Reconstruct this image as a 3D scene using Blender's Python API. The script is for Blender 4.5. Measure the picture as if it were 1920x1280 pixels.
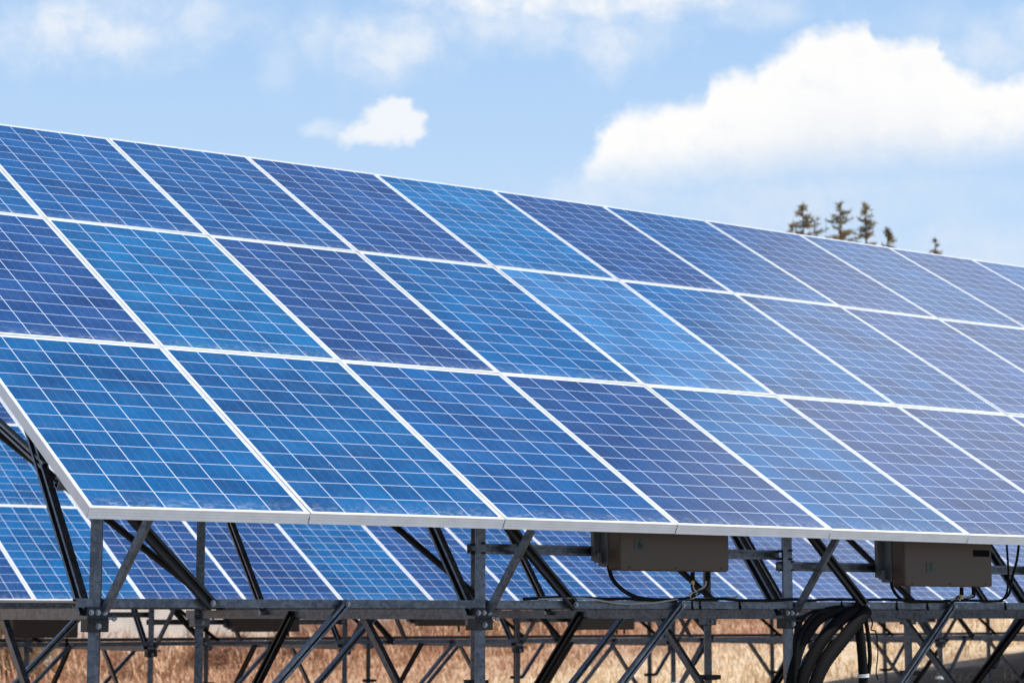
import bpy, bmesh, math, random
from mathutils import Vector, Matrix
R = math.radians
random.seed(7)
S = bpy.context.scene
for o in list(bpy.data.objects): bpy.data.objects.remove(o)

# ------------------------------------------------------------------ camera
cam = bpy.data.cameras.new('camera'); cam_o = bpy.data.objects.new('camera', cam)
S.collection.objects.link(cam_o); S.camera = cam_o
CAM = Vector((-3.30697, -7.71757, -0.42224))          # metres; the origin is the lower left corner of the front array
ax = (Vector((.822318, -.569028, 0)), Vector((-.074293, -.107322, .991445)), Vector((-.564157, -.815285, -.130528)))
M = Matrix((ax[0], ax[1], ax[2])).transposed().to_4x4(); M.translation = CAM
cam_o.matrix_world = M
cam.sensor_width = 36; cam.lens = 72.907; cam.clip_start = .05; cam.clip_end = 3000
cam.dof.use_dof = True; cam.dof.focus_distance = 9.6; cam.dof.aperture_fstop = 5.0

# ------------------------------------------------------------------ sky, sun, exposure
SUN = Vector((.387, -.361, .848)).normalized()
EL = math.asin(SUN.z)
S.view_settings.view_transform = 'Standard'; S.view_settings.look = 'None'
S.view_settings.gamma = 1; S.view_settings.exposure = 0.38
S.view_settings.use_curve_mapping = False
S.render.engine = 'CYCLES'
S.cycles.max_bounces = 8; S.cycles.diffuse_bounces = 4
SKY_STRENGTH = .11; SUN_STRENGTH = 3.9

class NT:
    """tiny helper to write node graphs"""
    def __init__(s, nt): s.nt = nt; nt.nodes.clear()
    def n(s, kind, **kw):
        nd = s.nt.nodes.new(kind)
        for k, v in kw.items(): setattr(nd, k, v)
        return nd
    def put(s, nd, idx, v):
        i = nd.inputs[idx]
        if isinstance(v, bpy.types.NodeSocket): s.nt.links.new(v, i)
        elif v is not None: i.default_value = v
    def m(s, op, a, b=None, c=None, clamp=False):
        nd = s.n('ShaderNodeMath', operation=op, use_clamp=clamp)
        for k, v in enumerate((a, b, c)): s.put(nd, k, v)
        return nd.outputs[0]
    def vm(s, op, a, b=None, out=0):
        nd = s.n('ShaderNodeVectorMath', operation=op)
        s.put(nd, 0, a)
        if b is not None: s.put(nd, 1, b)
        return nd.outputs[out]
    def scale(s, a, f):
        nd = s.n('ShaderNodeVectorMath', operation='SCALE'); s.put(nd, 0, a); s.put(nd, 'Scale', f); return nd.outputs[0]
    def mix(s, f, a, b, blend='MIX'):
        nd = s.n('ShaderNodeMix', data_type='RGBA', blend_type=blend)
        s.put(nd, 0, f); s.put(nd, 6, a); s.put(nd, 7, b); return nd.outputs[2]
    def smooth(s, v, lo, hi, a=0., b=1.):
        nd = s.n('ShaderNodeMapRange', interpolation_type='SMOOTHSTEP')
        for k, x in enumerate((v, lo, hi, a, b)): s.put(nd, k, x)
        return nd.outputs[0]
    def noise(s, vec, scale, detail=4., rough=.55, out=0):
        nd = s.n('ShaderNodeTexNoise'); s.put(nd, 'Vector', vec)
        s.put(nd, 'Scale', scale); s.put(nd, 'Detail', detail); s.put(nd, 'Roughness', rough)
        return nd.outputs[out]
    def comb(s, x, y, z=0.):
        nd = s.n('ShaderNodeCombineXYZ')
        for k, v in enumerate((x, y, z)): s.put(nd, k, v)
        return nd.outputs[0]
    def sep(s, v):
        nd = s.n('ShaderNodeSeparateXYZ'); s.put(nd, 0, v); return nd.outputs

def c4(c): return (c[0], c[1], c[2], 1.)

def make_world():
    W = bpy.data.worlds.new('World'); S.world = W; W.use_nodes = True
    t = NT(W.node_tree)
    out = t.n('ShaderNodeOutputWorld'); bg = t.n('ShaderNodeBackground'); t.put(bg, 'Strength', SKY_STRENGTH)
    sky = t.n('ShaderNodeTexSky', sky_type='NISHITA'); sky.sun_disc = False
    sky.sun_elevation = EL; sky.sun_rotation = math.atan2(SUN.x, SUN.y)
    sky.altitude = 300; sky.air_density = 1.0; sky.dust_density = .8; sky.ozone_density = 1.6
    d = t.n('ShaderNodeTexCoord').outputs['Generated']
    # directions measured against a level compass bearing: a = to the right, h = height above the horizon
    fwd = (.569028, .822318, 0.); rgt = (.822318, -.569028, 0.)
    e3 = t.vm('DOT_PRODUCT', d, fwd, 1); e3c = t.m('MAXIMUM', e3, .05)
    a0 = t.m('DIVIDE', t.vm('DOT_PRODUCT', d, rgt, 1), e3c); h0 = t.m('DIVIDE', t.sep(d)[2], e3c)
    ahead = t.smooth(e3, .1, .3)
    P0 = t.comb(a0, h0)
    def warp(scale, amp, detail):
        nc = t.n('ShaderNodeTexNoise'); t.put(nc, 'Vector', P0); t.put(nc, 'Scale', scale); t.put(nc, 'Detail', detail); t.put(nc, 'Roughness', .55)
        return t.scale(t.vm('SUBTRACT', nc.outputs['Color'], (.5, .5, .5)), amp)
    P = t.vm('ADD', P0, t.vm('ADD', warp(24., .014, 3.), warp(85., .007, 4.)))
    px = t.sep(P); a, h = px[0], px[1]
    fb = t.noise(P0, 38., 6., .6); fb2 = t.noise(P0, 14., 5., .55)
    # the big cumulus: upper outline and base as curves of height over bearing
    def curve(pts, x, x0, x1, y0, y1):
        nd = t.n('ShaderNodeFloatCurve'); cu = nd.mapping.curves[0]
        pp = [((p[0]-x0)/(x1-x0), (p[1]-y0)/(y1-y0)) for p in pts]
        cu.points[0].location = pp[0]; cu.points[-1].location = pp[-1]
        for q in pp[1:-1]: cu.points.new(*q)
        for q in cu.points: q.handle_type = 'VECTOR'
        nd.mapping.update()
        t.put(nd, 'Factor', 1.); t.put(nd, 'Value', t.m('DIVIDE', t.m('SUBTRACT', x, x0), x1-x0, clamp=True))
        return t.m('MULTIPLY_ADD', nd.outputs[0], y1-y0, y0)
    top = [(.025, .205), (.0328, .2149), (.0381, .2243), (.042, .231), (.05, .2444), (.0553, .2496), (.0671, .2485), (.0764, .2512), (.0943, .2525), (.0989, .2633), (.1109, .2674), (.1201, .2661), (.1268, .2728), (.1375, .281), (.1456, .2878), (.1588, .2897), (.1695, .2913), (.1785, .2919), (.1804, .2837), (.1931, .2823), (.2011, .2848), (.2111, .2832), (.2135, .2755), (.2218, .2701), (.2348, .2633), (.2427, .262), (.2533, .2652), (.30, .272), (.36, .25), (.40, .215)]
    bot = [(.025, .2131), (.0629, .2136), (.0892, .2168), (.1154, .2163), (.1417, .2203), (.168, .2216), (.1943, .2243), (.2205, .2243), (.2522, .231), (.32, .235), (.40, .225)]
    # a softer warp for the outline so that its bumps stay where they are
    Pb = t.vm('ADD', P0, t.vm('ADD', warp(60., .009, 4.), warp(190., .008, 5.)))
    pb = t.sep(Pb); ab, hb = pb[0], pb[1]
    th_ = t.m('SUBTRACT', curve(top, ab, .025, .40, .15, .30), hb)
    bh_ = t.m('SUBTRACT', hb, curve(bot, a, .025, .40, .15, .30))
    big = t.m('MULTIPLY', t.smooth(th_, -.004, .0085), t.smooth(bh_, -.016, .016))
    big_shade = t.m('MULTIPLY', t.smooth(th_, .012, .075), t.smooth(bh_, .060, .002))
    billow = t.m('MULTIPLY', t.smooth(t.noise(P, 34., 5., .6), .46, .66), t.m('MULTIPLY', t.smooth(th_, .004, .022), .42))
    big_shade = t.m('MAXIMUM', big_shade, billow)
    # smaller clouds and wisps: (bearing, height, half width, half height, strength, softness)
    blobs = [(-.0665, .2345, .0215, .0075, .78, .25), (-.0600, .2410, .0155, .0105, .80, .18), (-.0575, .2480, .0105, .0075, .80, .15), (-.0500, .2385, .0075, .0110, .80, .1), (-.088, .2360, .015, .0050, .42, .6),
             (-.060, .280, .028, .020, .66, 1.1), (-.095, .286, .012, .018, .38, 1.4), (-.114, .272, .009, .014, .24, 1.4),
             (.028, .306, .085, .017, .95, .7), (-.002, .292, .038, .014, .50, 1.2), (.050, .281, .021, .016, .52, 1.1), (.03, .288, .055, .013, .45, 1.3), (.118, .298, .034, .010, .36, 1.3),
             (-.212, .287, .048, .019, .66, 1.2), (-.158, .292, .028, .017, .45, 1.3), (-.245, .279, .026, .012, .42, 1.3), (-.19, .297, .07, .013, .42, 1.3),
             (.236, .277, .032, .018, .42, 1.5), (.256, .287, .024, .015, .42, 1.5), (.22, .29, .04, .01, .2, 1.5),
             (.128, .199, .055, .016, .55, 1.2), (.172, .205, .08, .013, .34, 1.2), (.26, .175, .10, .016, .5, 1.2), (.055, .206, .045, .011, .36, 1.2)]
    wisp = None
    tex = t.smooth(t.noise(P, 55., 5., .62), .30, .64, .45, 1.)
    for (ca, ch, ra, rh, st, so) in blobs:
        q = t.vm('MULTIPLY', t.vm('SUBTRACT', Pb if so < .5 else P, (ca, ch, 0.)), (1/ra, 1/rh, 0.))
        r = t.vm('LENGTH', q, out=1)
        r = t.m('ADD', r, t.m('MULTIPLY', t.m('SUBTRACT', fb, .5), .45+1.5*so))
        v = t.m('MULTIPLY', t.smooth(r, 1.12+.4*so, .62-.5*so), st)
        if so >= .5: v = t.m('MULTIPLY', v, tex)
        wisp = v if wisp is None else t.m('MAXIMUM', wisp, v)
    near = t.m('MULTIPLY', t.m('MAXIMUM', big, wisp), ahead)
    # fair weather cloud over the rest of the sky, plus an unseen bright bank added for sheen on the right-hand panels
    D3 = t.vm('MULTIPLY', d, (1., 1., 1.6))
    rest = t.m('ADD', t.noise(D3, 3.2, 7., .58), t.m('MULTIPLY', t.m('SUBTRACT', t.noise(D3, 1.3, 2., .5), .5), .6))
    bank = t.vm('LENGTH', t.vm('MULTIPLY', t.vm('SUBTRACT', P0, (.54, .73, 0.)), (1/.32, 1/.30, 0.)), out=1)
    bank = t.m('MULTIPLY', t.smooth(bank, 1.25, .15), ahead)
    rest = t.m('ADD', rest, t.m('MULTIPLY', bank, .55))
    rest = t.smooth(rest, .55, .80)
    outside = t.m('SUBTRACT', 1., t.m('MULTIPLY', t.m('MULTIPLY', t.smooth(a0, -.36, -.28), t.smooth(a0, .36, .28)), t.m('MULTIPLY', t.smooth(h0, .36, .31), ahead)))
    rest = t.m('MULTIPLY', t.m('MULTIPLY', rest, outside), t.smooth(t.sep(d)[2], .0, .12))
    mask = t.m('MAXIMUM', near, t.m('MULTIPLY', rest, .9))
    k = 1/SKY_STRENGTH
    white = t.mix(t.m('MULTIPLY', big_shade, t.m('MULTIPLY_ADD', fb2, .8, .35), clamp=True), (.765*k, .763*k, .76*k, 1), (.57*k, .62*k, .70*k, 1))
    grade = t.mix(1., sky.outputs[0], (.98, 1.04, 1.22, 1), 'MULTIPLY')
    # thin high haze, thicker towards the horizon
    dz = t.sep(d)[2]
    hz = t.mix(t.smooth(dz, .05, .34), (.525*k, .635*k, .75*k, 1), (.325*k, .500*k, .73*k, 1))
    grade = t.mix(t.smooth(dz, .62, .22, .04, .88), grade, hz)
    white = t.mix(bank, white, (.86*k, .90*k, .97*k, 1))
    col = t.mix(mask, grade, white)
    t.put(bg, 'Color', col); W.node_tree.links.new(bg.outputs[0], out.inputs[0])
make_world()
sun = bpy.data.lights.new('sun', 'SUN'); sun.energy = SUN_STRENGTH; sun.angle = R(.53); sun.color = (1., .95, .87)
sun_o = bpy.data.objects.new('sun', sun); S.collection.objects.link(sun_o)
sun_o.rotation_euler = (-SUN).to_track_quat('-Z', 'Y').to_euler()

# ------------------------------------------------------------------ helpers
COL = S.collection
def link(o, parent=None):
    COL.objects.link(o)
    if parent is not None: o.parent = parent
    return o
def tag(o, label=None, cat=None, group=None, kind=None):
    for k, v in (('label', label), ('category', cat), ('group', group), ('kind', kind)):
        if v: o[k] = v
    return o
def empty(name, loc=(0, 0, 0), label=None, cat=None, group=None):
    o = bpy.data.objects.new(name, None); o.location = loc; o.empty_display_size = .1
    return tag(link(o), label, cat, group)
class MB:
    """collects shapes and links them as one mesh object"""
    def __init__(s): s.v = []; s.f = []
    def add(s, vs, fs):
        b = len(s.v); s.v += [tuple(v) for v in vs]; s.f += [tuple(b+i for i in f) for f in fs]; return s
    def box(s, c, d, rot=None, bev=0.):
        c = Vector(c); h = [x/2 for x in d]
        if bev <= 0:
            vs = [Vector((x*h[0], y*h[1], z*h[2])) for x in (-1, 1) for y in (-1, 1) for z in (-1, 1)]
            fs = [(0, 1, 3, 2), (4, 6, 7, 5), (0, 4, 5, 1), (2, 3, 7, 6), (0, 2, 6, 4), (1, 5, 7, 3)]
        else:
            bm = bmesh.new(); bmesh.ops.create_cube(bm, size=1)
            for v in bm.verts: v.co = Vector((v.co.x*d[0], v.co.y*d[1], v.co.z*d[2]))
            bmesh.ops.bevel(bm, geom=bm.edges[:], offset=bev, segments=2, affect='EDGES', profile=.5)
            bm.verts.index_update(); vs = [v.co.copy() for v in bm.verts]; fs = [tuple(v.index for v in f.verts) for f in bm.faces]; bm.free()
        if rot is not None: vs = [rot @ v for v in vs]
        return s.add([c+v for v in vs], fs)
    def sweep(s, prof, p0, p1, side, cap=True):
        """closed profile [(a, b)] carried from p0 to p1; a runs along side, b along the third axis"""
        p0 = Vector(p0); p1 = Vector(p1); z = (p1-p0).normalized()
        x = Vector(side); x = (x - z*x.dot(z)).normalized(); y = z.cross(x)
        n = len(prof)
        vs = [p0+x*a+y*b for a, b in prof]+[p1+x*a+y*b for a, b in prof]
        fs = [(i, (i+1) % n, n+(i+1) % n, n+i) for i in range(n)]
        if cap: fs += [tuple(range(n-1, -1, -1)), tuple(range(n, 2*n))]
        return s.add(vs, fs)
    def chan(s, p0, p1, w, d, side, t=.0045, lip=.012):
        """lipped C channel: back of width d facing -side.. the mouth opens towards +side"""
        hw, hd = w/2, d/2
        prof = [(-hd, -hw), (hd, -hw), (hd, -hw+lip), (hd-t, -hw+lip), (hd-t, -hw+t), (-hd+t, -hw+t),
                (-hd+t, hw-t), (hd-t, hw-t), (hd-t, hw-lip), (hd, hw-lip), (hd, hw), (-hd, hw)]
        return s.sweep(prof, p0, p1, side)
    def cyl(s, p0, p1, r, n=10, r1=None):
        r1 = r if r1 is None else r1
        p0 = Vector(p0); p1 = Vector(p1); z = (p1-p0).normalized()
        x = z.orthogonal().normalized(); y = z.cross(x)
        an = [2*math.pi*i/n for i in range(n)]
        vs = [p0+(x*math.cos(a)+y*math.sin(a))*r for a in an]+[p1+(x*math.cos(a)+y*math.sin(a))*r1 for a in an]
        return s.add(vs, [(i, (i+1) % n, n+(i+1) % n, n+i) for i in range(n)]+[tuple(range(n-1, -1, -1)), tuple(range(n, 2*n))])
    def tube(s, pts, r, n=8, sub=6, ribs=0.):
        """smooth tube through pts (Catmull-Rom)"""
        pts = [Vector(p) for p in pts]; P = [pts[0]*2-pts[1]]+pts+[pts[-1]*2-pts[-2]]; C = []
        for i in range(1, len(P)-2):
            for k in range(sub):
                u = k/sub; a, b, c, d = P[i-1], P[i], P[i+1], P[i+2]
                C.append(.5*((2*b)+(c-a)*u+(2*a-5*b+4*c-d)*u*u+(3*b-3*c+d-a)*u**3))
        C.append(pts[-1]); x = (C[1]-C[0]).orthogonal().normalized(); vs = []
        for i, p in enumerate(C):
            z = (C[min(i+1, len(C)-1)]-C[max(i-1, 0)]).normalized(); x = (x-z*x.dot(z)).normalized(); y = z.cross(x)
            rr = (r[i*len(r)//len(C)] if isinstance(r, (list, tuple)) else r)*(1+ribs*(i % 2))
            vs += [p+(x*math.cos(2*math.pi*k/n)+y*math.sin(2*math.pi*k/n))*rr for k in range(n)]
        fs = [(i*n+k, i*n+(k+1) % n, (i+1)*n+(k+1) % n, (i+1)*n+k) for i in range(len(C)-1) for k in range(n)]
        fs += [tuple(range(n-1, -1, -1)), tuple(range((len(C)-1)*n, len(C)*n))]
        return s.add(vs, fs)
    def mesh(s, name, mat, smooth=False):
        me = bpy.data.meshes.new(name); me.from_pydata(s.v, [], s.f)
        for m in (mat if isinstance(mat, (list, tuple)) else [mat]): me.materials.append(m)
        bm = bmesh.new(); bm.from_mesh(me); bmesh.ops.recalc_face_normals(bm, faces=bm.faces[:]); bm.to_mesh(me); bm.free()
        if smooth: me.polygons.foreach_set('use_smooth', [True]*len(me.polygons))
        return me
    def build(s, name, mat, parent=None, smooth=False):
        return link(bpy.data.objects.new(name, s.mesh(name, mat, smooth)), parent)
def copy_tree(o, parent=None):
    c = o.copy(); COL.objects.link(c)
    if parent is not None: c.parent = parent
    for ch in list(o.children): copy_tree(ch, c)
    return c
def ordinal(n): return ('first', 'second', 'third', 'fourth', 'fifth', 'sixth', 'seventh', 'eighth', 'ninth', 'tenth', 'eleventh', 'twelfth', 'thirteenth', 'fourteenth', 'fifteenth', 'sixteenth', 'seventeenth', 'eighteenth', 'nineteenth', 'twentieth', 'twenty-first', 'twenty-second', 'twenty-third', 'twenty-fourth', 'twenty-fifth')[n-1]

# ------------------------------------------------------------------ materials
MAT = {}
def mat(name):
    m = bpy.data.materials.new(name); m.use_nodes = True; t = NT(m.node_tree)
    out = t.n('ShaderNodeOutputMaterial'); b = t.n('ShaderNodeBsdfPrincipled'); m.node_tree.links.new(b.outputs[0], out.inputs[0])
    MAT[name] = m; return t, b
def simple(name, col, rough=.5, metal=0., var=.15, scale=12., bump=0., spec=.5, col2=None):
    t, b = mat(name); tc = t.n('ShaderNodeTexCoord').outputs['Object']
    n = t.noise(tc, scale, 5., .6)
    c2 = col2 or tuple(x*(1-2*var) for x in col); c1 = col if col2 else tuple(x*(1+var) for x in col)
    t.put(b, 'Base Color', t.mix(t.smooth(n, .3, .7), c4(c2), c4(c1)))
    t.put(b, 'Roughness', t.m('MULTIPLY_ADD', n, .2, rough-.1)); t.put(b, 'Metallic', metal); t.put(b, 'Specular IOR Level', spec)
    if bump:
        bp = t.n('ShaderNodeBump'); t.put(bp, 'Strength', bump); t.put(bp, 'Distance', .01); t.put(bp, 'Height', n); t.put(b, 'Normal', bp.outputs[0])
    return MAT[name]
simple('aluminium', (.74, .75, .76), .42, .35, .04, 9.)
simple('backsheet', (.34, .35, .35), .6, 0, .04, 5.)
def galvanised():
    t, b = mat('galvanised'); tc = t.n('ShaderNodeTexCoord').outputs['Object']
    v = t.n('ShaderNodeTexVoronoi'); t.put(v, 'Vector', tc); t.put(v, 'Scale', 60.)
    n = t.noise(tc, 7., 6., .65)
    sp = t.m('ADD', t.m('MULTIPLY', t.sep(v.outputs['Color'])[0], .25), t.m('MULTIPLY', n, .75))
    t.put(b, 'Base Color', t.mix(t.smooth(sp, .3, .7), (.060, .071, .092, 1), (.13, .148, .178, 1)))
    t.put(b, 'Metallic', .8); t.put(b, 'Roughness', t.m('MULTIPLY_ADD', n, .3, .2))
galvanised()
simple('dark_steel', (.022, .023, .026), .5, .4, .2, 14.)
simple('bolt_zinc', (.26, .28, .31), .35, .7, .1, 40.)
simple('inverter_paint', (.056, .037, .024), .5, 0, .05, 6., spec=.4)
simple('inverter_side', (.075, .083, .098), .42, .3, .06, 8.)
simple('sticker_green', (.014, .030, .018), .5, 0, .05, 20.)
simple('sticker_ink', (.015, .015, .015), .6, 0, .05, 20.)
simple('rating_label', (.003, .003, .003), .85, 0, .1, 30., spec=.08)
simple('black_rubber', (.004, .004, .0045), .8, 0, .2, 25., spec=.15)
simple('grey_cable', (.26, .26, .25), .5, 0, .1, 25.)
simple('white_tape', (.7, .7, .68), .6, 0, .05, 25.)
simple('gland_yellow', (.45, .32, .05), .5, 0, .1, 30.)
simple('concrete', (.74, .68, .58), .85, 0, .07, 2.2, .2)
simple('white_paint', (.78, .77, .74), .6, 0, .05, 6.)

def cells():
    """blue polycrystalline cells behind glass, white grid between them; uv is metres on the panel, object colour the hue of its cells"""
    t, b = mat('solar_cells')
    uv = t.n('ShaderNodeUVMap').outputs[0]; u, v = t.sep(uv)[0], t.sep(uv)[1]
    info = t.n('ShaderNodeObjectInfo'); rnd = info.outputs['Random']
    PW, PH, MX, MY, LW = .994, 1.744, .0165, .021, .0044
    cx = t.m('DIVIDE', t.m('SUBTRACT', u, MX), (PW-2*MX)/6); cy = t.m('DIVIDE', t.m('SUBTRACT', v, MY), (PH-2*MY)/12)
    fx, fy = t.m('FRACT', cx), t.m('FRACT', cy)
    ex = t.m('MULTIPLY', t.m('SUBTRACT', .5, t.m('ABSOLUTE', t.m('SUBTRACT', fx, .5))), (PW-2*MX)/6)
    ey = t.m('MULTIPLY', t.m('SUBTRACT', .5, t.m('ABSOLUTE', t.m('SUBTRACT', fy, .5))), (PH-2*MY)/12)
    line = t.m('LESS_THAN', t.m('MINIMUM', ex, ey), LW/2)
    mar = t.m('MAXIMUM', t.m('MAXIMUM', t.m('LESS_THAN', cx, 0.), t.m('GREATER_THAN', cx, 6.)), t.m('MAXIMUM', t.m('LESS_THAN', cy, 0.), t.m('GREATER_THAN', cy, 12.)))
    grid = t.m('MAXIMUM', line, mar)
    cell = t.comb(t.m('FLOOR', cx), t.m('FLOOR', cy), t.m('MULTIPLY', rnd, 57.))
    wn = t.n('ShaderNodeTexWhiteNoise'); t.put(wn, 'Vector', cell); cr = t.sep(wn.outputs['Color'])
    off = t.m('MULTIPLY', rnd, 40.)
    p = t.comb(u, v, off)
    # crystal grain: fine streaks along the cell fingers plus flakes
    st = t.noise(t.vm('MULTIPLY', p, (190., 16., 1.)), 1., 2., .6)
    fl = t.n('ShaderNodeTexVoronoi'); t.put(fl, 'Vector', t.vm('MULTIPLY', p, (1.8, 1., 1.))); t.put(fl, 'Scale', 70.); flc = t.sep(fl.outputs['Color'])
    blot = t.noise(p, 2.6, 4., .55); blot2 = t.noise(t.vm('ADD', p, (7., 3., 0.)), 1.5, 2., .5)
    g = t.m('ADD', t.m('MULTIPLY', t.m('SUBTRACT', st, .5), .55), t.m('MULTIPLY', t.m('SUBTRACT', flc[0], .5), .24))
    g = t.m('ADD', g, t.m('MULTIPLY', t.m('SUBTRACT', cr[0], .5), .36))
    g = t.m('ADD', g, t.m('MULTIPLY', t.m('SUBTRACT', blot, .5), 1.25))  # soft blotches: shadowy reflections put into the cell colour
    col = t.mix(1., info.outputs['Color'], t.comb(t.m('ADD', 1., g), t.m('ADD', 1., g), t.m('ADD', 1., t.m('MULTIPLY', g, .8))), 'MULTIPLY')
    # hue drift between azure and indigo from cell to cell
    hue = t.m('ADD', t.m('MULTIPLY', cr[1], .35), t.m('MULTIPLY', t.smooth(blot2, .4, .62), .35))
    col = t.mix(hue, col, t.mix(1., col, (1.6, .88, .88, 1), 'MULTIPLY'))
    # two thin busbars in every cell
    bb = t.m('MINIMUM', t.m('ABSOLUTE', t.m('SUBTRACT', fx, .33)), t.m('ABSOLUTE', t.m('SUBTRACT', fx, .67)))
    col = t.mix(t.m('MULTIPLY', t.m('LESS_THAN', bb, .007), .10), col, (.45, .55, .7, 1))
    # dust gathers as a thin uneven film low on each panel, and as a few dried drops
    dn = t.noise(t.vm('MULTIPLY', p, (1., 1.8, 1.)), 26., 5., .7)
    low = t.smooth(t.m('ADD', v, t.m('MULTIPLY', t.m('SUBTRACT', dn, .5), .10)), .15, .02)
    dust = t.m('MULTIPLY', low, t.smooth(dn, .45, .72, .02, .42))
    spot = t.n('ShaderNodeTexVoronoi'); t.put(spot, 'Vector', p); t.put(spot, 'Scale', 9.)
    drop = t.m('MULTIPLY', t.m('LESS_THAN', spot.outputs['Distance'], .028), t.m('GREATER_THAN', t.sep(spot.outputs['Color'])[0], .80))
    dust = t.m('MAXIMUM', dust, t.m('MULTIPLY', drop, .55))
    dust = t.m('ADD', dust, t.m('MULTIPLY', t.smooth(t.noise(p, 5., 6., .65), .4, .75), .022))
    col = t.mix(line, col, (.52, .60, .70, 1)); col = t.mix(mar, col, (.78, .80, .82, 1))
    col = t.mix(dust, col, (.55, .58, .62, 1))
    t.put(b, 'Base Color', col); t.put(b, 'Roughness', t.m('MULTIPLY_ADD', dn, .10, .13)); t.put(b, 'IOR', 1.45)
cells()

# ------------------------------------------------------------------ ground
def ground_z(x, y):
    r = x-8 if x > 8 else 0
    z = -1.85 + (.0042*r*r if r < 14 else .0042*196+.1176*(1-math.exp(-(r-14)*.12))/.12)
    z *= 1; k = y-27.5-.10*math.sin(x*.5)
    if k > 0:
        hill = .17*(k*k/(k+2.2)); hill = hill if hill < 3 else 3+4*(1-math.exp(-(hill-3)/4))
        z += hill
    return z + .03*math.sin(x*.9+1.3*math.sin(y*.4))*math.cos(y*.7) + .015*math.sin(2.7*x+y*2.1)
def build_ground():
    def axis(lo, hi, core0, core1, step, grow=1.35):
        a = [core0]; 
        while a[-1] < core1: a.append(a[-1]+step)
        s = step; up = a[-1]
        while up < hi: s *= grow; up += s; a.append(up)
        s = step; dn = core0; pre = []
        while dn > lo: s *= grow; dn -= s; pre.append(dn)
        return pre[::-1]+a
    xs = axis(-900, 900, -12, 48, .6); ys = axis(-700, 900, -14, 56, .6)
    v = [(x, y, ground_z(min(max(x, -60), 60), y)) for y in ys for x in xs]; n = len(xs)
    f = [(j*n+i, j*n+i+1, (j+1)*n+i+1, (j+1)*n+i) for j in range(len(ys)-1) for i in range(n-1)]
    t, b = mat('dry_ground'); tc = t.n('ShaderNodeTexCoord').outputs['Object']
    n1 = t.noise(tc, .35, 6., .6); n2 = t.noise(t.vm('MULTIPLY', tc, (1., 1., .3)), 9., 6., .7)
    c = t.mix(t.smooth(n1, .35, .65), (.52, .315, .185, 1), (.68, .47, .30, 1))
    c = t.mix(t.smooth(n2, .35, .7), c, t.mix(1., c, (.62, .55, .50, 1), 'MULTIPLY'))
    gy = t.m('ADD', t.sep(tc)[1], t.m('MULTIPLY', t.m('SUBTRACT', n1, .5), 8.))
    c = t.mix(t.smooth(gy, 1.5, -1.), c, t.mix(t.smooth(n2, .3, .7), (.34, .32, .28, 1), (.52, .50, .45, 1)))     # unseen grey ground in front, added for neutral bounce light on the frames
    c = t.mix(t.m('MULTIPLY', t.smooth(gy, -1., 1.5), t.smooth(gy, 17., 14.)), c, t.mix(t.smooth(n2, .3, .7), (.12, .082, .052, 1), (.24, .17, .11, 1)))   # darker ground colour under the arrays, deepening their shade
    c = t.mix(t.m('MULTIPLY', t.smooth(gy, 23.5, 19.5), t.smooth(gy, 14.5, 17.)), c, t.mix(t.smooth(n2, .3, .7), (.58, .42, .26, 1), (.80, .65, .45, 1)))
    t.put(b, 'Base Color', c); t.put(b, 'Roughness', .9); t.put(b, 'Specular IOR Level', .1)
    bp = t.n('ShaderNodeBump'); t.put(bp, 'Strength', .8); t.put(bp, 'Distance', .08); t.put(bp, 'Height', n2); t.put(b, 'Normal', bp.outputs[0])
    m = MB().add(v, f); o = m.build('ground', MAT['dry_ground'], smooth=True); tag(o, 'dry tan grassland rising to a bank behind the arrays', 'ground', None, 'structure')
build_ground()

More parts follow.
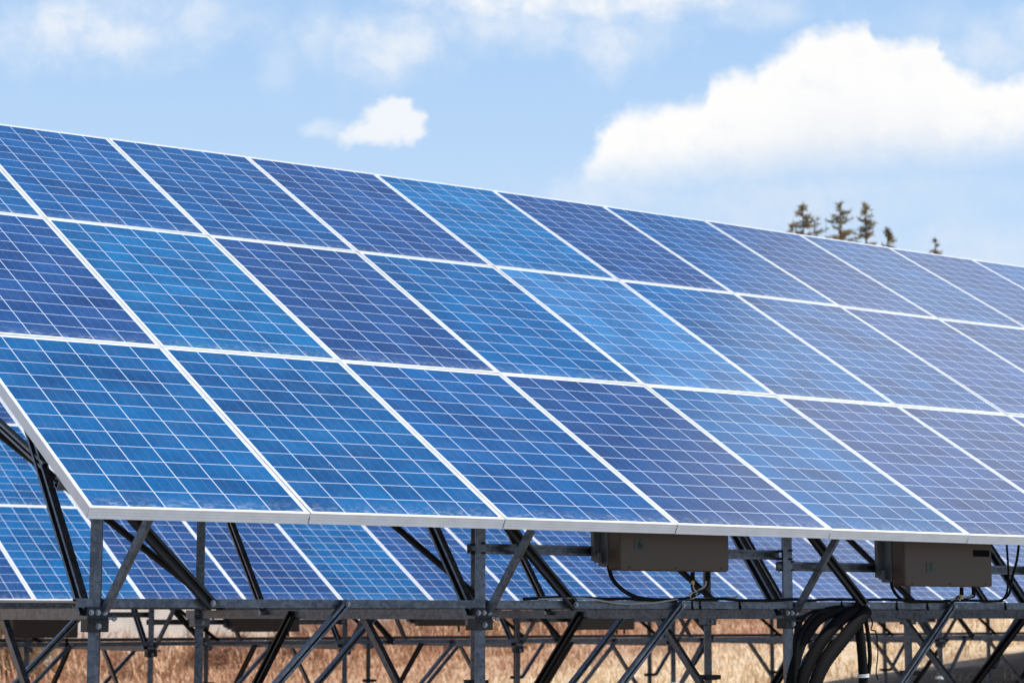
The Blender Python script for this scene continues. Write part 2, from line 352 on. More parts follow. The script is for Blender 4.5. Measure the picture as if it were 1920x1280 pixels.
def blades_material(name, cols):
    t, b = mat(name); tc = t.n('ShaderNodeTexCoord').outputs['Object']
    n1 = t.noise(tc, .5, 4., .6); n2 = t.noise(tc, 11., 3., .7)
    c = t.mix(t.smooth(n2, .35, .65), c4(cols[0]), c4(cols[1])); c = t.mix(t.smooth(n1, .48, .66), c, c4(cols[2]))
    if len(cols) > 3:
        c = t.mix(t.smooth(t.m('ADD', t.sep(tc)[1], t.m('MULTIPLY', t.m('SUBTRACT', n1, .5), 5.)), 23.5, 19.5), c, t.mix(t.smooth(n2, .3, .6), (.62, .45, .27, 1), c4(cols[3])))
    t.put(b, 'Base Color', c); t.put(b, 'Roughness', .8); t.put(b, 'Specular IOR Level', .15)
blades_material('dry_blades', ((.36, .20, .11), (.80, .545, .345), (.54, .29, .175), (.88, .70, .47)))
def build_grass():
    rnd = random.Random(3); V = []; F = []
    def tuft(x, y, h, w, n):
        z = ground_z(x, y)-.02
        for _ in range(n):
            a = rnd.uniform(0, 6.283); l = rnd.uniform(.05, .95)*h; hh = h*rnd.uniform(.55, 1.15)
            bx, by = x+rnd.uniform(-.12, .12), y+rnd.uniform(-.12, .12); ca, sa = math.cos(a), math.sin(a); wx, wy = -sa*w, ca*w
            k = len(V)
            V.extend([(bx-wx, by-wy, z), (bx+wx, by+wy, z), (bx+ca*l*.4+wx*.8, by+sa*l*.4+wy*.8, z+hh*.6), (bx+ca*l*.4-wx*.8, by+sa*l*.4-wy*.8, z+hh*.6), (bx+ca*l, by+sa*l, z+hh)])
            F.append((k, k+1, k+2, k+3)); F.append((k+3, k+2, k+4))
    for _ in range(24000):                           # the bank behind the arrays
        y = 27+16*rnd.random()**1.3; x = 3+47*rnd.random()**.9+(y-27)*.5
        tuft(x, y, rnd.uniform(.22, .6)*(1 if y > 29.5 else .55), .011, 5)
    for _ in range(9000):                            # shorter grass between the rear array and the bank
        tuft(rnd.uniform(7, 42), rnd.uniform(15.5, 28), rnd.uniform(.08, .26), .010, 4)
    for _ in range(700):                             # tussocks
        y = 28+12*rnd.random(); x = rnd.uniform(4, 48)+(y-27)*.5; h = rnd.uniform(.4, .8)
        for _k in range(5): tuft(x+rnd.gauss(0, .12), y+rnd.gauss(0, .12), h, .016, 5)
    for _ in range(2600):
        tuft(rnd.uniform(-6, 26), rnd.uniform(-4, 27), rnd.uniform(.08, .25), .006, 5)
    me = bpy.data.meshes.new('dry_grass'); me.from_pydata(V, [], F); me.materials.append(MAT['dry_blades'])
    tag(link(bpy.data.objects.new('dry_grass', me)), 'tall dry straw coloured grass on the bank behind the arrays', 'grass', None, 'stuff')
build_grass()

# ------------------------------------------------------------------ solar panels
TH = R(30.0796); CT, ST_ = math.cos(TH), math.sin(TH)
PW, PH, FD, LIP = .994, 1.744, .050, .009
def panel_prototype():
    """root at the panel's lower left top corner: x along the row, y up the slope, z off the glass"""
    root = bpy.data.objects.new('solar_panel', None); root.empty_display_size = .1
    f = MB()
    g = .0022
    rib = [(0, 0), (0, -.006)]
    for k in range(3): rib += [(g, -.009-k*.0125), (g, -.0155-k*.0125), (0, -.018-k*.0125)]
    # lower rail with grooves on its outer face; profile in (y, z)
    prof = [(LIP, 0), (0, 0)]+[(a, z) for a, z in rib[1:]]+[(0, -FD), (.028, -FD), (.028, -FD+.002), (.002+g, -FD+.002), (.002+g, -.007), (LIP, -.007)]
    n = len(prof)
    def rail(p0, p1, inward, pr):
        m = len(pr); vs = [Vector(p)+Vector(inward)*a+Vector((0, 0, z)) for p in (p0, p1) for a, z in pr]
        f.add(vs, [(i, (i+1) % m, m+(i+1) % m, m+i) for i in range(m)]+[tuple(range(m)), tuple(range(2*m-1, m-1, -1))])
    rail((0, 0, 0), (PW, 0, 0), (0, 1, 0), prof)
    plain = [(LIP, 0), (0, 0), (0, -FD), (.028, -FD), (.028, -FD+.002), (.002, -FD+.002), (.002, -.007), (LIP, -.007)]
    rail((0, PH, 0), (PW, PH, 0), (0, -1, 0), plain)
    rail((0, LIP, 0), (0, PH-LIP, 0), (1, 0, 0), plain); rail((PW, LIP, 0), (PW, PH-LIP, 0), (-1, 0, 0), plain)
    f.build('frame', MAT['aluminium'], root)
    me = bpy.data.meshes.new('cell_sheet'); e = .004
    me.from_pydata([(e, e, -.002), (PW-e, e, -.002), (PW-e, PH-e, -.002), (e, PH-e, -.002)], [], [(0, 1, 2, 3)])
    uvl = me.uv_layers.new(name='UVMap')
    for lp in me.loops: uvl.data[lp.index].uv = me.vertices[lp.vertex_index].co[:2]
    me.materials.append(MAT['solar_cells']); link(bpy.data.objects.new('cell_sheet', me), root)
    MB().box((PW/2, PH/2, -.008), (PW-.012, PH-.012, .004)).build('backsheet', MAT['backsheet'], root)
    MB().box((PW/2, PH-.16, -.021), (.11, .09, .02), bev=.004).build('junction_box', MAT['black_rubber'], root)
    COL.objects.link(root)
    return root
proto = panel_prototype(); first_used = [False]
AZ, MI, IN, VI = (.002, .080, .222), (.003, .066, .200), (.007, .051, .168), (.010, .054, .175)
HUE = {'A': AZ, 'M': MI, 'I': IN, 'V': VI, 'B': (.002, .100, .255), 'P': (.022, .135, .300)}
WORD = {'A': 'azure', 'M': 'mid blue', 'I': 'indigo', 'V': 'violet blue', 'B': 'bright azure', 'P': 'pale hazy azure'}
VROW = (0., 1.748, 3.523, 5.25)
def sag(u, r):
    """gentle unevenness of the front rack, metres off the mean plane at panel corner u of row line r"""
    co, hi = (((-.00136, .00662, -.00411), 5), ((-.0002, .00104, -.00234), 7), ((-.00034, .0032, -.00322, -.00935), 8), ((.00004, -.00171, .01384, -.024), 10))[r]
    u = min(max(u, 1 if r > 1 else 0), hi); z = 0
    for c in co: z = z*u+c
    return max(-.013, min(.013, z))
def place_panel(base, i, x, row, hue, label, group, warp):
    root = proto if not first_used[0] else copy_tree(proto); first_used[0] = True
    v0 = VROW[row]; H = VROW[row+1]-v0
    if warp:
        w = [sag(i, row), sag(i+1, row), sag(i, row+1), sag(i+1, row+1)]
    else: w = [random.gauss(0, .0022) for _ in range(4)]
    wm = sum(w)/4; su = ((w[1]+w[3])-(w[0]+w[2]))/2; sv = ((w[2]+w[3])-(w[0]+w[1]))/2/H
    w0 = wm-su/2-sv*H/2
    nx = Vector((0, -ST_, CT)); vy = Vector((0, CT, ST_))
    X = (Vector((1, 0, 0))+nx*su).normalized(); Y = (vy+nx*sv).normalized(); Y = (Y-X*X.dot(Y)).normalized(); Z = X.cross(Y)
    m = Matrix((X, Y, Z)).transposed().to_4x4(); m.translation = Vector(base)+Vector((x+.003, 0, 0))+vy*(v0+.003)+nx*w0
    root.matrix_world = m @ Matrix.Diagonal((1, (H-.006)/PH, 1, 1))
    tag(root, label, 'solar panel', group)
    for ch in root.children:
        if ch.name.startswith('cell_sheet'):
            j = random.uniform(.94, 1.06); ch.color = (hue[0]*j, hue[1]*j, hue[2]*j, 1)
    return root
A1 = (0, 0, 0); A2 = (3.4345, 9.1097, -.302)
ROWW = ('bottom', 'middle', 'top')
F1 = ('AAMIAVVIMVIMI', 'IBIAPAMVIIMAM', 'AMMIBIMIMIMAI')
N1 = 13; N2A, N2B = -2, 23
for row in range(3):
    for i in range(N1):
        k = F1[row][i]
        place_panel(A1, i, i, row, HUE[k], f'{WORD[k]} panel, {ordinal(i+1)} from the left end of the front array\'s {ROWW[row]} row', f'solar panels of the front array, {ROWW[row]} row', True)
r2 = random.Random(11)
F2 = ['MIAIIAIMIMIVIMVIMIIMIVMIA', 'IIA'+''.join(r2.choice('AMIIMI') for _ in range(22)), 'AMI'+''.join(r2.choice('AMIIM') for _ in range(22))]
for row in range(3):
    for i in range(N2A, N2B):
        k = F2[row][i-N2A]
        place_panel(A2, i, i, row, HUE[k], f'{WORD[k]} panel, {ordinal(i-N2A+1)} from the left end of the rear array\'s {ROWW[row]} row', f'solar panels of the rear array, {ROWW[row]} row', False)

# ------------------------------------------------------------------ steel racks
G = MAT['galvanised']; DS = MAT['dark_steel']; BZ = MAT['bolt_zinc']
def bolt(mb, p, d, r=.0085, l=.012):
    p = Vector(p); d = Vector(d).normalized(); mb.cyl(p, p+d*.003, r*1.45, 12); mb.cyl(p+d*.003, p+d*l, r, 6)
def rack(base, x0, pitch, nb, xa, xb, label, ground_local, short_knees=()):
    bx, by, bz = base
    root = empty('panel_rack', base, label, 'panel rack', 'steel racks carrying the solar panels')
    YF, YR, ZB, ZL = .30, 3.20, -.4195, -.374                    # post lines, cross beam and long beam heights
    def under(y): return math.tan(TH)*y-FD/CT-.004              # underside of the frames
    xs = [x0+pitch*k-bx for k in range(nb)]
    def gz(x, y): return ground_z(x+bx, y+by)-bz-.25
    for k, x in enumerate(xs):
        for (Y, w, nm, ztop, cw) in ((YF, .046, 'front_post', under(YF)-.012, .048), (YR, .046, 'rear_post', under(YR)-.06, .05)):
            p = MB().chan((x, Y, gz(x, Y)), (x, Y, ztop), w, .046, (.85, -.5, 0)).build(nm, G, root)
            c = MB().box((x, Y-.002, -.466), (cw*1.95, .075, .052), bev=.004).box((x, Y-.029, -.415), (cw*1.9, .006, .050), bev=.001).box((x, Y-.044, -.452), (cw*1.6, .03, .004))
            c.build('clamp', DS if nm == 'front_post' else G, p)
            bm = MB()
            for q in (-.030, 0, .030): bolt(bm, (x+q, Y-.032, -.413), (0, -1, 0))
            bolt(bm, (x, Y-.0395, -.468), (0, -1, 0), .009)
            bm.cyl((x+.03, Y-.02, -.437), (x+.085, Y-.028, -.437), .006, 8); bm.cyl((x+.068, Y-.0255, -.437), (x+.08, Y-.0273, -.437), .012, 6)
            bm.build('bolt', BZ, p)
            # lower clamp where the braces meet the post
            zl = -.84 if nm == 'rear_post' or k in short_knees else -1.5
            if zl > gz(x, Y)+.3:
                MB().box((x, Y, zl), (.10, .09, .035), bev=.004).box((x+.065, Y-.02, zl), (.05, .02, .03), bev=.003).box((x-.06, Y-.02, zl), (.035, .02, .02), bev=.003).build('brace_clamp', MAT['aluminium'] if nm == 'front_post' else DS, p)  # sun on the front clamps and shade on the rear put into the material
        MB().chan((x+.001, YF-.018, ZB), (x+.001, YR+.14, ZB), .048, .040, (1, 0, 0)).build('cross_beam', G, root)
        # struts to the panels, in the plane of the cross beam
        MB().chan((x+.030, YF-.03, -.405), (x+.118, .055, under(.055)-.008), .031, .026, (1, .3, 0)).build('front_strut', G, root)
        MB().chan((x-.030, YF+.03, -.41), (x-.030, 1.16, under(1.16)-.005), .050, .034, (-1, -.2, 0)).build('back_strut', G, root)
        MB().chan((x-.030, .80, .215), (x-.030, YR-.03, 1.165), .036, .028, (-1, 0, 0)).build('tie', G, root)
        q = MB().chan((x-.032, 2.36, -.40), (x-.032, YR-.03, .57), .044, .028, (-1, 0, 0)).build('rear_strut', G, root)
        MB().cyl((x-.055, 2.36, -.412), (x-.02, 2.36, -.412), .012, 8).build('bolt', BZ, q)
        # braces under the cross beam
        dl = 1.08
        MB().chan((x+.034, 1.42, ZB-.0), (x+.034, YF+.03, ZB-(1.42-YF)/1.05), .038, .026, (1, 0, 0)).build('lower_brace', G, root)
        MB().chan((x-.034, 2.04, ZB-.0), (x-.034, YR-.03, ZB-(YR-2.04)/1.05), .05, .03, (-1, 0, 0)).build('lower_brace', DS, root)
        # braces along the row
        if k+1 < nb:
            xk = x+pitch*.615
            for (Y, w, zt) in ((YF-.045, .033, -.376), (YR-.045, .034, ZB)):
                short = k in short_knees and Y < 1 or (short_knees and Y > 1 and k > 3)
                x1, z1 = (x+.06, -.84) if short else (x+.04, zt-(xk-x-.04)/1.0)
                xt = x+.40 if short else xk
                e = MB().chan((x1, Y, z1), (xt, Y, zt+.01), w, .03, (0, -1, 0))
                e = e.build('knee_brace', G, root); b_ = MB(); bolt(b_, (xt-.008, Y-.016, zt), (0, -1, 0), .008); b_.build('bolt', BZ, e)
            e = MB().chan((x+.512, YF-.048, -.386), (x+.075, YF-.048, .035), .047, .028, (0, -1, 0)).build('upper_brace', DS, root)
            b_ = MB(); bolt(b_, (x+.503, YF-.064, -.374), (0, -1, 0), .009); b_.build('bolt', BZ, e)
        if k > 0:
            MB().chan((x+.13, YR-.04, -.40), (x-pitch+.03, YR-.04, -.40+(pitch+.10)/1.44), .034, .026, (0, -1, 0)).build('rear_brace', DS, root)
    xl, xr = xs[0]-.09, xb
    for Y, nm in ((YF, 'front_beam'), (YR, 'rear_beam')):
        MB().chan((xl, Y, ZL), (xr, Y, ZL), .036, .040, (0, 1, 0)).build(nm, G, root)
    for v in (.40, 1.36, 2.15, 3.12, 3.92, 4.88):                   # purlins under the panels
        y = v*CT; MB().chan((xa, y, under(y)-.026), (xb, y, under(y)-.026), .045, .040, (0, CT, ST_)).build('purlin', G, root)
    for x in xs:
        MB().chan((x+.05, .36, under(.36)-.085), (x+.05, 4.5, under(4.5)-.085), .055, .035, (1, 0, 0)).build('rafter', G, root)
    return root, xs
rk1, X1 = rack(A1, .163, 1.899, 7, 0., 13., 'galvanised steel post and brace rack under the front array', -1.8)
rk2, X2 = rack(A2, 2.66, 1.985, 12, -2., 23., 'steel post and brace rack under the rear array', -1.3, short_knees=(4, 5, 6, 7, 8, 9, 10, 11))
def mounting_rail(rk, xa, xb, zc, y=.352):
    r = MB().chan((xa-.03, y, zc), (xb+.005, y, zc), .048, .028, (0, -1, 0)).build('inverter_rail', G, rk)
    for x in (xa, xb):
        for s in (-.022, .022): MB().cyl((x-.006, y-.10, zc+s), (x-.006, y+.02, zc+s), .005, 8).build('hook_bolt', DS, r)
mounting_rail(rk1, X1[1], X1[2], -.117); mounting_rail(rk1, X1[2]+.012, X1[3], -.174); mounting_rail(rk1, X1[3]+.012, X1[4], -.12); mounting_rail(rk1, X1[4]+.012, X1[5], -.17)
for k, z in enumerate((-.12, -.185, -.12, -.17, -.12, -.18, -.12, -.17)): mounting_rail(rk2, X2[k]+.012, X2[k+1], z)

# ------------------------------------------------------------------ inverters
SEG = {'6': 'afgecd', '7': 'abc'}
def digit_mesh(ch):
    """a printed digit as flat strokes, 1 unit high in x-z"""
    st = {'6': [[(.42, .98), (.2, .72), (.08, .45), (.06, .25), (.14, .07), (.3, .0), (.46, .07), (.54, .25), (.46, .43), (.3, .5), (.14, .43)]], '7': [[(.05, .97), (.55, .97), (.38, .6), (.26, .3), (.2, 0)]]}[ch]
    m = MB()
    for pl in st:
        for (a, b) in zip(pl, pl[1:]):
            d = Vector((b[0]-a[0], 0, b[1]-a[1])).normalized(); n = Vector((-d.z, 0, d.x))*.075; e = d*.05
            A, B = Vector((a[0], 0, a[1]))-e, Vector((b[0], 0, b[1]))+e; h = Vector((0, -.02, 0))
            m.add([A+n, A-n, B-n, B+n, A+n+h, A-n+h, B-n+h, B+n+h], [(0, 1, 2, 3), (4, 7, 6, 5), (0, 4, 5, 1), (1, 5, 6, 2), (2, 6, 7, 3), (3, 7, 4, 0)])
    return m
def inverter(x0, x1, zb, y0, base, label, digit=None, dx=.12, dz=.10, plate=False):
    """root at the middle of its underside; front face towards -y"""
    w = x1-x0; h = .245; d = .15
    root = empty('inverter', (base[0]+(x0+x1)/2, base[1]+y0, base[2]+zb), label, 'inverter', 'inverters hung under the arrays')
    MB().box((0, .05, h/2), (w, .10, h), bev=.012).build('cover', MAT['inverter_paint'], root)
    MB().box((-.004, .138, h/2+.010), (w-.008, .078, h-.022), bev=.004).build('housing', MAT['inverter_side'], root)
    fin = MB()
    for k in range(14): fin.box((-w/2+.06+k*(w-.12)/13, .182, h/2+.01), (.006, .014, h-.05))
    fin.build('cooling_fins', MAT['inverter_side'], root)
    br = MB().box((-w/2-.014, .178, h/2+.025), (.04, .024, h-.04), bev=.003).box((-w/2-.020, .150, .062), (.024, .034, .05), bev=.003)
    br.build('bracket', MAT['inverter_side'], root)
    sc = MB()
    for k in (-.42, 0, .42): sc.cyl((k*w, .0005, .014), (k*w, -.003, .014), .005, 8)
    sc.build('screw', MAT['dark_steel'], root)
    if digit:
        s = MB().box((-w/2+dx, -.001, dz), (.062, .0025, .052)).build('number_sticker', MAT['sticker_green'], root)
        g = digit_mesh(digit); k = .036; g.v = [(-w/2+dx-.011+v[0]*k, -.0026+v[1]*k, dz-.018+v[2]*k) for v in g.v]; g.build('digit', MAT['sticker_ink'], s)
    if plate: MB().box((w/2-.085, -.001, h-.065), (.125, .003, .035)).build('rating_label', MAT['rating_label'], root)
    for q in (.22, .36): MB().cyl((q*w, .055, -.002), (q*w, .055, -.045), .011, 10).build('cable_gland', MAT['black_rubber'], root)
    MB().cyl((.22*w, .055, -.045), (.22*w, .055, -.062), .009, 10).build('gland_ring', MAT['gland_yellow'], root)
    return root
inverter(2.757, 3.437, -.212, .14, A1, 'brown inverter numbered 6 under the lower edge of the front array', '6', .118, .125)
inverter(4.648, 5.315, -.272, .14, A1, 'brown inverter numbered 7, the right one under the front array', '7', .19, .10, True)
for (x0, x1, z, lb) in ((3.30, 3.89, -.618, 'dark inverter under the rear array beside the white post, leftmost'), (5.40, 6.06, -.576, 'dark inverter under the rear array, second from the left'),
                        (7.36, 8.03, -.528, 'dark inverter under the rear array left of the middle front post'), (9.28, 9.97, -.573, 'dark inverter under the rear array, rightmost of its four')):
    inverter(x0-A2[0], x1-A2[0], z-A2[2], .14, A2, lb)

# ------------------------------------------------------------------ cables
BR = MAT['black_rubber']
def cable(name, pts, r, label, cat='cable', m=None, n=8, sub=8, ribs=0., group=None):
    return tag(MB().tube(pts, r, n, sub, ribs).build(name, m or BR, smooth=True), label, cat, group)
cable('power_cable', [(2.79, .275, -.19), (2.812, .275, -.25), (2.87, .27, -.302), (2.95, .268, -.337), (3.05, .266, -.350), (3.2, .266, -.351)], .0105, 'thick black cable curving from inverter 6 down onto the beam')
cable('power_cable', [(4.68, .275, -.25), (4.69, .275, -.285), (4.73, .27, -.33), (4.80, .268, -.350), (4.95, .266, -.351)], .0085, 'short black cable curving from inverter 7 down onto the beam')
rr = random.Random(5)
pts = [(2.28, .262, -.349)]+[(2.28+.12*k, .262+rr.uniform(-.006, .006), -.348+rr.uniform(-.003, .006)) for k in range(1, 28)]
cable('power_cable', pts, .0075, 'black cable lying along the top of the front beam')
cable('power_cable', [(2.30, .272, -.346), (2.50, .270, -.338), (2.68, .268, -.346), (2.86, .266, -.362), (3.05, .268, -.360), (3.22, .27, -.344), (3.4, .272, -.343), (3.56, .272, -.338), (3.6, .272, -.33)], .0055, 'grey cable sagging along the front beam under inverter 6', m=MAT['grey_cable'])
cable('power_cable', [(2.36, .256, -.350), (2.62, .254, -.344), (2.84, .252, -.368), (3.04, .254, -.364), (3.2, .256, -.346)], .0045, 'lower of two grey cables sagging on the front beam', m=MAT['grey_cable'])
def leads(x, z0, seed, label):
    r_ = random.Random(seed); t = empty('inverter_leads', (x, .195, z0), label, 'cable')
    for k in range(5):
        o = r_.uniform(-.012, .012); s = r_.uniform(-.03, .05); lo = -.345-z0
        p = [(o+(.09 if k > 2 else 0), .0, 0), (o+s*.4+(.09 if k > 2 else 0), .02, lo*.35), (o+s+.02, .04, lo*.7), (o+s*.3+r_.uniform(-.03, .06), .055, lo*.95), (o-.05+r_.uniform(-.04, .1), .07, lo)]
        MB().tube(p, .005, 7, 7).build('lead', BR if k != 1 and k != 3 else MAT['grey_cable'], t, smooth=True)
leads(3.245, -.255, 2, 'tangle of thin leads hanging from inverter 6'); leads(5.13, -.315, 4, 'bunch of thin leads hanging from inverter 7')
for k, x in enumerate((3.31, 3.36, 3.62, 4.02, 4.32, 4.50, 4.72, 4.95, 5.56)):
    tag(MB().box((x, .2775, -.374), (.005, .006, .046)).box((x, .30, -.349), (.005, .045, .005)).box((x+.002, .272, -.392+.004*(k % 3)), (.003, .004, .022)).build('cable_tie', BR),
        f'black cable tie round the front beam, {ordinal(k+1)} counting from the left', 'cable tie', 'cable ties on the front beam')
# corrugated conduits that leave the beam and bend down to the ground beside the third front post
cond = [((4.44, .22, -.40), (4.37, .21, -.45), (4.24, .20, -.555), (4.11, .195, -.67), (4.03, .19, -.79), (3.985, .19, -.92), (3.97, .19, -1.3), (3.97, .19, -1.9)),
        ((4.33, .28, -.40), (4.20, .28, -.42), (4.08, .28, -.50), (4.005, .28, -.61), (3.965, .28, -.74), (3.935, .28, -.95), (3.92, .28, -1.3), (3.92, .28, -1.9)),
        ((4.40, .25, -.40), (4.30, .245, -.435), (4.17, .24, -.525), (4.07, .24, -.635), (3.995, .24, -.76), (3.955, .24, -.92), (3.945, .24, -1.3), (3.945, .24, -1.9)),
        ((4.22, .26, -.395), (4.12, .255, -.415), (4.035, .25, -.475), (3.975, .25, -.58), (3.95, .25, -.80), (3.93, .25, -1.3), (3.93, .25, -1.9))]
for k, (p, r, lb) in enumerate(zip(cond, (.033, .030, .031, .012), ('fat black corrugated conduit in the middle of the bundle by the third post', 'black corrugated conduit nearest the third post in the bundle', 'black corrugated conduit on the right of the bent bundle', 'thin black cable outermost left of the bent conduit bundle'))):
    cable('conduit', p, r, lb, 'conduit', n=12, sub=14, ribs=.07 if r > .02 else 0, group='conduits bending down from the front beam')
for k in range(3):
    o = .03*k
    cable('power_cable', [(4.18-o, .265, -.40), (4.10-o*.9, .262, -.405-.01*k), (4.02-o*.5, .26, -.455), (3.985-o*.3, .26, -.55-.02*k), (3.98, .26, -.66)], .0075, ('upper', 'middle', 'lower')[k]+' of three thin cables arching left out of the conduit bundle')
tp = [(4.40, .25, -.40), (4.405, .245, -.48), (4.418, .24, -.60), (4.425, .24, -.76), (4.43, .24, -1.2), (4.43, .24, -1.9)]
cable('conduit', tp, .024, 'black conduit hanging straight down right of the bent bundle', 'conduit', n=12, sub=14, ribs=.05, group='conduits bending down from the front beam')
cable('power_cable', [(4.44, .24, -.40), (4.462, .235, -.52), (4.472, .235, -.64), (4.458, .235, -.735)], .011, 'thick black cable beside the straight hanging conduit')
tag(MB().cyl((4.426, .24, -.728), (4.427, .24, -.745), .031, 16).build('tape_band', MAT['white_tape']), 'white tape band round the straight hanging conduit', 'tape')
cable('power_cable', [(4.47, .25, -.40), (4.50, .24, -.46), (4.485, .235, -.50), (4.52, .235, -.515), (4.53, .235, -.62), (4.515, .235, -.72), (4.53, .235, -.76)], .0035, 'loose thin wire dangling beside the hanging conduit')
cable('connector_cable', [(5.50, .20, -.03), (5.515, .21, -.10), (5.54, .23, -.2), (5.545, .25, -.3), (5.52, .265, -.345)], .006, 'black panel lead with connector hanging at the right end of inverter 7')
cable('connector_cable', [(5.60, .20, -.03), (5.59, .21, -.12), (5.57, .23, -.22), (5.56, .25, -.31), (5.50, .265, -.347)], .007, 'second black panel lead hanging right of inverter 7')

# ------------------------------------------------------------------ behind the arrays: wall, post, shrubs, trees
def build_wall():
    t = empty('concrete_wall', (0, 0, 0), 'pale plain concrete wall at the foot of the bank, left', 'wall')
    a, b = Vector((13.2, 32.0, 0)), Vector((20.9, 31.2, 0)); d = (b-a).normalized(); rot = Matrix.Rotation(math.atan2(d.y, d.x), 3, 'Z')
    L = (b-a).length; mid = (a+b)/2
    MB().box((mid.x, mid.y, -.65), (L, .25, 2.3), rot, .02).build('slab', MAT['concrete'], t)
    MB().box((mid.x, mid.y, .55), (L+.06, .33, .09), rot, .015).build('coping', MAT['concrete'], t)
build_wall()
t = empty('marker_post', (12.05, 30, ground_z(12.05, 30)), 'short white marker post in the dry grass at the far left', 'post')
hz = -.45-ground_z(12.05, 30)
MB().box((0, 0, hz/2), (.155, .155, hz), bev=.012).build('shaft', MAT['white_paint'], t); MB().box((0, 0, hz+.03), (.17, .17, .05), bev=.012).build('cap', MAT['white_paint'], t)

blades_material('red_twigs', ((.26, .13, .085), (.42, .24, .15), (.33, .15, .10)))
blades_material('brown_leaves', ((.10, .065, .03), (.30, .21, .11), (.17, .12, .05)))
def shrub(x, y, h, rad, n, m, label, seed):
    rd = random.Random(seed); z = ground_z(x, y); t = empty('dry_shrub', (x, y, z), label, 'shrub', 'dry shrubs on the bank')
    tw = MB(); st = MB()
    for _ in range(7):
        a = rd.uniform(0, 6.28); st.cyl((0, 0, -.1), (math.cos(a)*rad*.5, math.sin(a)*rad*.5, h*.6), .02, 5, .006)
    for _ in range(n):
        a = rd.uniform(0, 6.283); q = rd.random()**.5; zz = rd.uniform(.02, 1)*h; s = (1-(zz/h)**2*.55)*rad*q
        p = Vector((math.cos(a)*s, math.sin(a)*s, zz)); dd = Vector((math.cos(a)*.6+rd.gauss(0, .4), math.sin(a)*.6+rd.gauss(0, .4), rd.uniform(.1, 1.2))).normalized()
        l = rd.uniform(.12, .32); w = dd.orthogonal().normalized()*rd.uniform(.006, .02)
        tw.add([p-w, p+w, p+dd*l+w*.3, p+dd*l-w*.3], [(0, 1, 2, 3)])
    st.build('stem', MAT['red_twigs'], t); 
    me = bpy.data.meshes.new('twigs'); me.from_pydata(tw.v, [], tw.f); me.materials.append(m); link(bpy.data.objects.new('twigs', me), t)
RT, BL = MAT['red_twigs'], MAT['brown_leaves']
for k, (x, y, h, r_, n, m, lb) in enumerate((
    (11.0, 29.6, 1.35, 1.1, 2600, BL, 'dense dark brown shrub at the far left, left of the white post'),
    (15.6, 29.6, .55, .7, 1100, RT, 'low reddish shrub in front of the concrete wall'),
    (20.3, 32.6, 1.2, 1.2, 2200, RT, 'wide reddish brown shrub right of the concrete wall'),
    (22.3, 33.2, 1.3, 1.2, 2200, RT, 'tall russet shrub beside the widest one, behind the middle post'),
    (24.4, 32.4, 1.15, 1.1, 1900, RT, 'russet twiggy shrub just right of the middle front post'),
    (18.6, 30.6, .6, .8, 1200, RT, 'small reddish shrub by the right end of the concrete wall'))): shrub(x, y, h, r_, n, m, lb, 40+k)

def build_scrub():
    rd = random.Random(77); V = []; F = []
    for _ in range(110):
        cx, cy = rd.uniform(13, 46), rd.uniform(29.5, 37); r_ = rd.uniform(.4, 1.3); h = rd.uniform(.3, .9)
        for _k in range(int(330*r_)):
            a, q = rd.uniform(0, 6.283), rd.random()**.6*r_; x, y = cx+math.cos(a)*q, cy+math.sin(a)*q
            p = Vector((x, y, ground_z(x, y)+rd.random()*h*(1-.6*q/r_))); dd = Vector((rd.gauss(0, .6), rd.gauss(0, .6), rd.uniform(.05, 1.1))).normalized()
            l = rd.uniform(.12, .35); w = dd.orthogonal().normalized()*rd.uniform(.006, .018); b = len(V)
            V += [tuple(p-w), tuple(p+w), tuple(p+dd*l)]; F.append((b, b+1, b+2))
    me = bpy.data.meshes.new('dry_scrub'); me.from_pydata(V, [], F); me.materials.append(RT)
    tag(link(bpy.data.objects.new('dry_scrub', me)), 'tangled reddish brown scrub spread over the grassy bank', 'scrub', None, 'stuff')
build_scrub()
simple('bark', (.09, .065, .045), .9, 0, .2, 10., .4)
blades_material('needles', ((.15, .135, .06), (.32, .26, .125), (.38, .25, .12)))
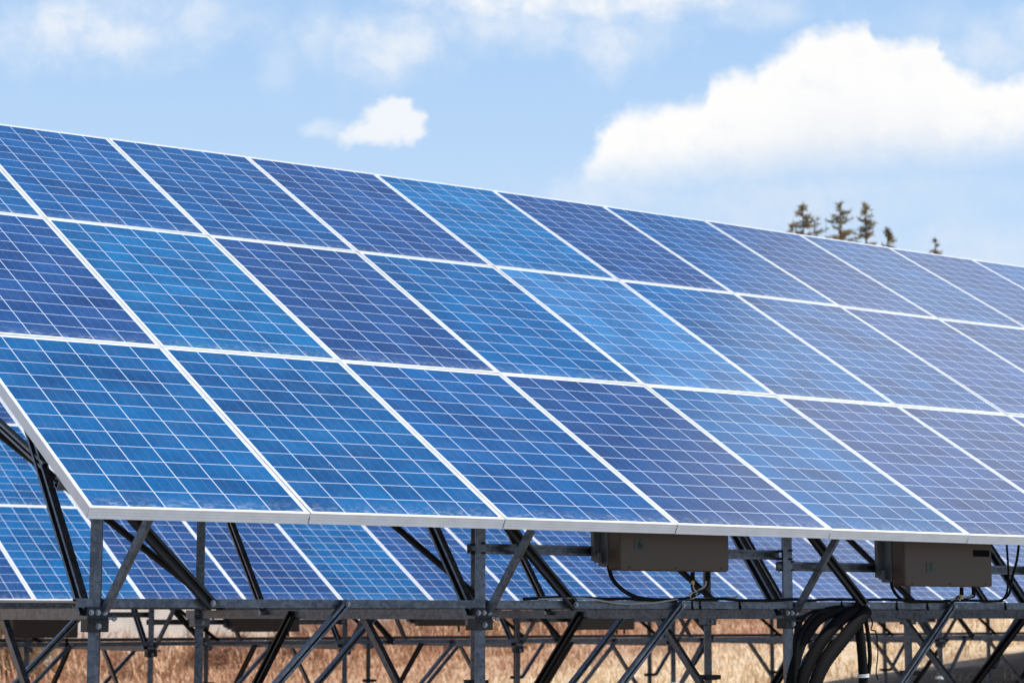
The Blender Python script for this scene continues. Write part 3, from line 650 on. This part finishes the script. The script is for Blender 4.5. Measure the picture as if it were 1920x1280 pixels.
def conifer(x, y, ztop, spread, seed, label, lean=0., bare=.25, prof=1.):
    rd = random.Random(seed); z0 = ground_z(min(x, 60), y); H = ztop-z0
    t = empty('conifer', (x, y, z0), label, 'tree', 'conifers behind the arrays')
    tr = MB(); px_ = []
    for k in range(13):
        u = k/12; px_.append(Vector((lean*H*u*u+.05*math.sin(u*9+seed), .05*math.sin(u*7+seed*2), -.3+u*(H+.25))))
    tr.tube(px_, [.17*(1-j/40)+.012 for j in range(40)], 8, 3); tr.build('trunk', MAT['bark'], t, smooth=True)
    limbs = MB(); V = []; F = []
    zb = H*.22
    nl = int(H*9)
    for k in range(nl):
        u = rd.random()**.85; z = zb+(H-zb)*u; i = min(11, int(z/H*12)); base = px_[i].lerp(px_[i+1], z/H*12-i)
        env = ((1-u)**.95*spread*1.5+.10)*(.55+.45*abs(math.sin(z*2.9+seed))**.6); L = env*rd.uniform(.55, 1.15)
        a = rd.uniform(0, 6.283); dirv = Vector((math.cos(a), math.sin(a), rd.uniform(-.05, .55)))
        tip = base+dirv*L; limbs.cyl(base, tip, .018, 4, .004)
        cnt = int(12+40*L)
        for _ in range(cnt):
            s = rd.uniform(.12, 1.05); p = base.lerp(tip, s)+Vector((rd.gauss(0, .045), rd.gauss(0, .045), rd.gauss(0, .04)))
            dd = (dirv*.5+Vector((rd.gauss(0, .5), rd.gauss(0, .5), rd.gauss(.2, .45)))).normalized(); l = rd.uniform(.12, .28)
            w = dd.orthogonal().normalized(); w = (Matrix.Rotation(rd.uniform(0, 6.28), 3, dd) @ w)*rd.uniform(.016, .042)
            b = len(V); V += [p-w, p+w, p+dd*l]; F.append((b, b+1, b+2))
    limbs.build('limbs', MAT['bark'], t)
    me = bpy.data.meshes.new('crown'); me.from_pydata([tuple(v) for v in V], [], F); me.materials.append(MAT['needles']); link(bpy.data.objects.new('crown', me), t)
for (x, y, zt, sp, sd, lb, ln) in ((59.45, 60, 17.75, 4.2, 3, 'broad bushy conifer top, leftmost above the front array', 0.), (61.6, 60, 18.2, 2.9, 5, 'tallest slender conifer, second from the left', .0),
    (63.25, 60, 18.35, 2.5, 8, 'slender conifer just right of the tallest one', .004), (64.6, 60, 17.3, 1.7, 11, 'shorter narrow conifer, fourth from the left', 0.),
    (65.4, 60, 16.35, 1.3, 13, 'tiny conifer tip barely showing, fifth from the left', 0.), (67.75, 60, 17.05, 1.6, 17, 'small lone conifer tip, rightmost of the row', 0.),
    (60.6, 61, 16.7, 1.8, 19, 'low conifer tip between the two leftmost trees', 0.)): conifer(x, y, zt, sp, sd, lb, ln)
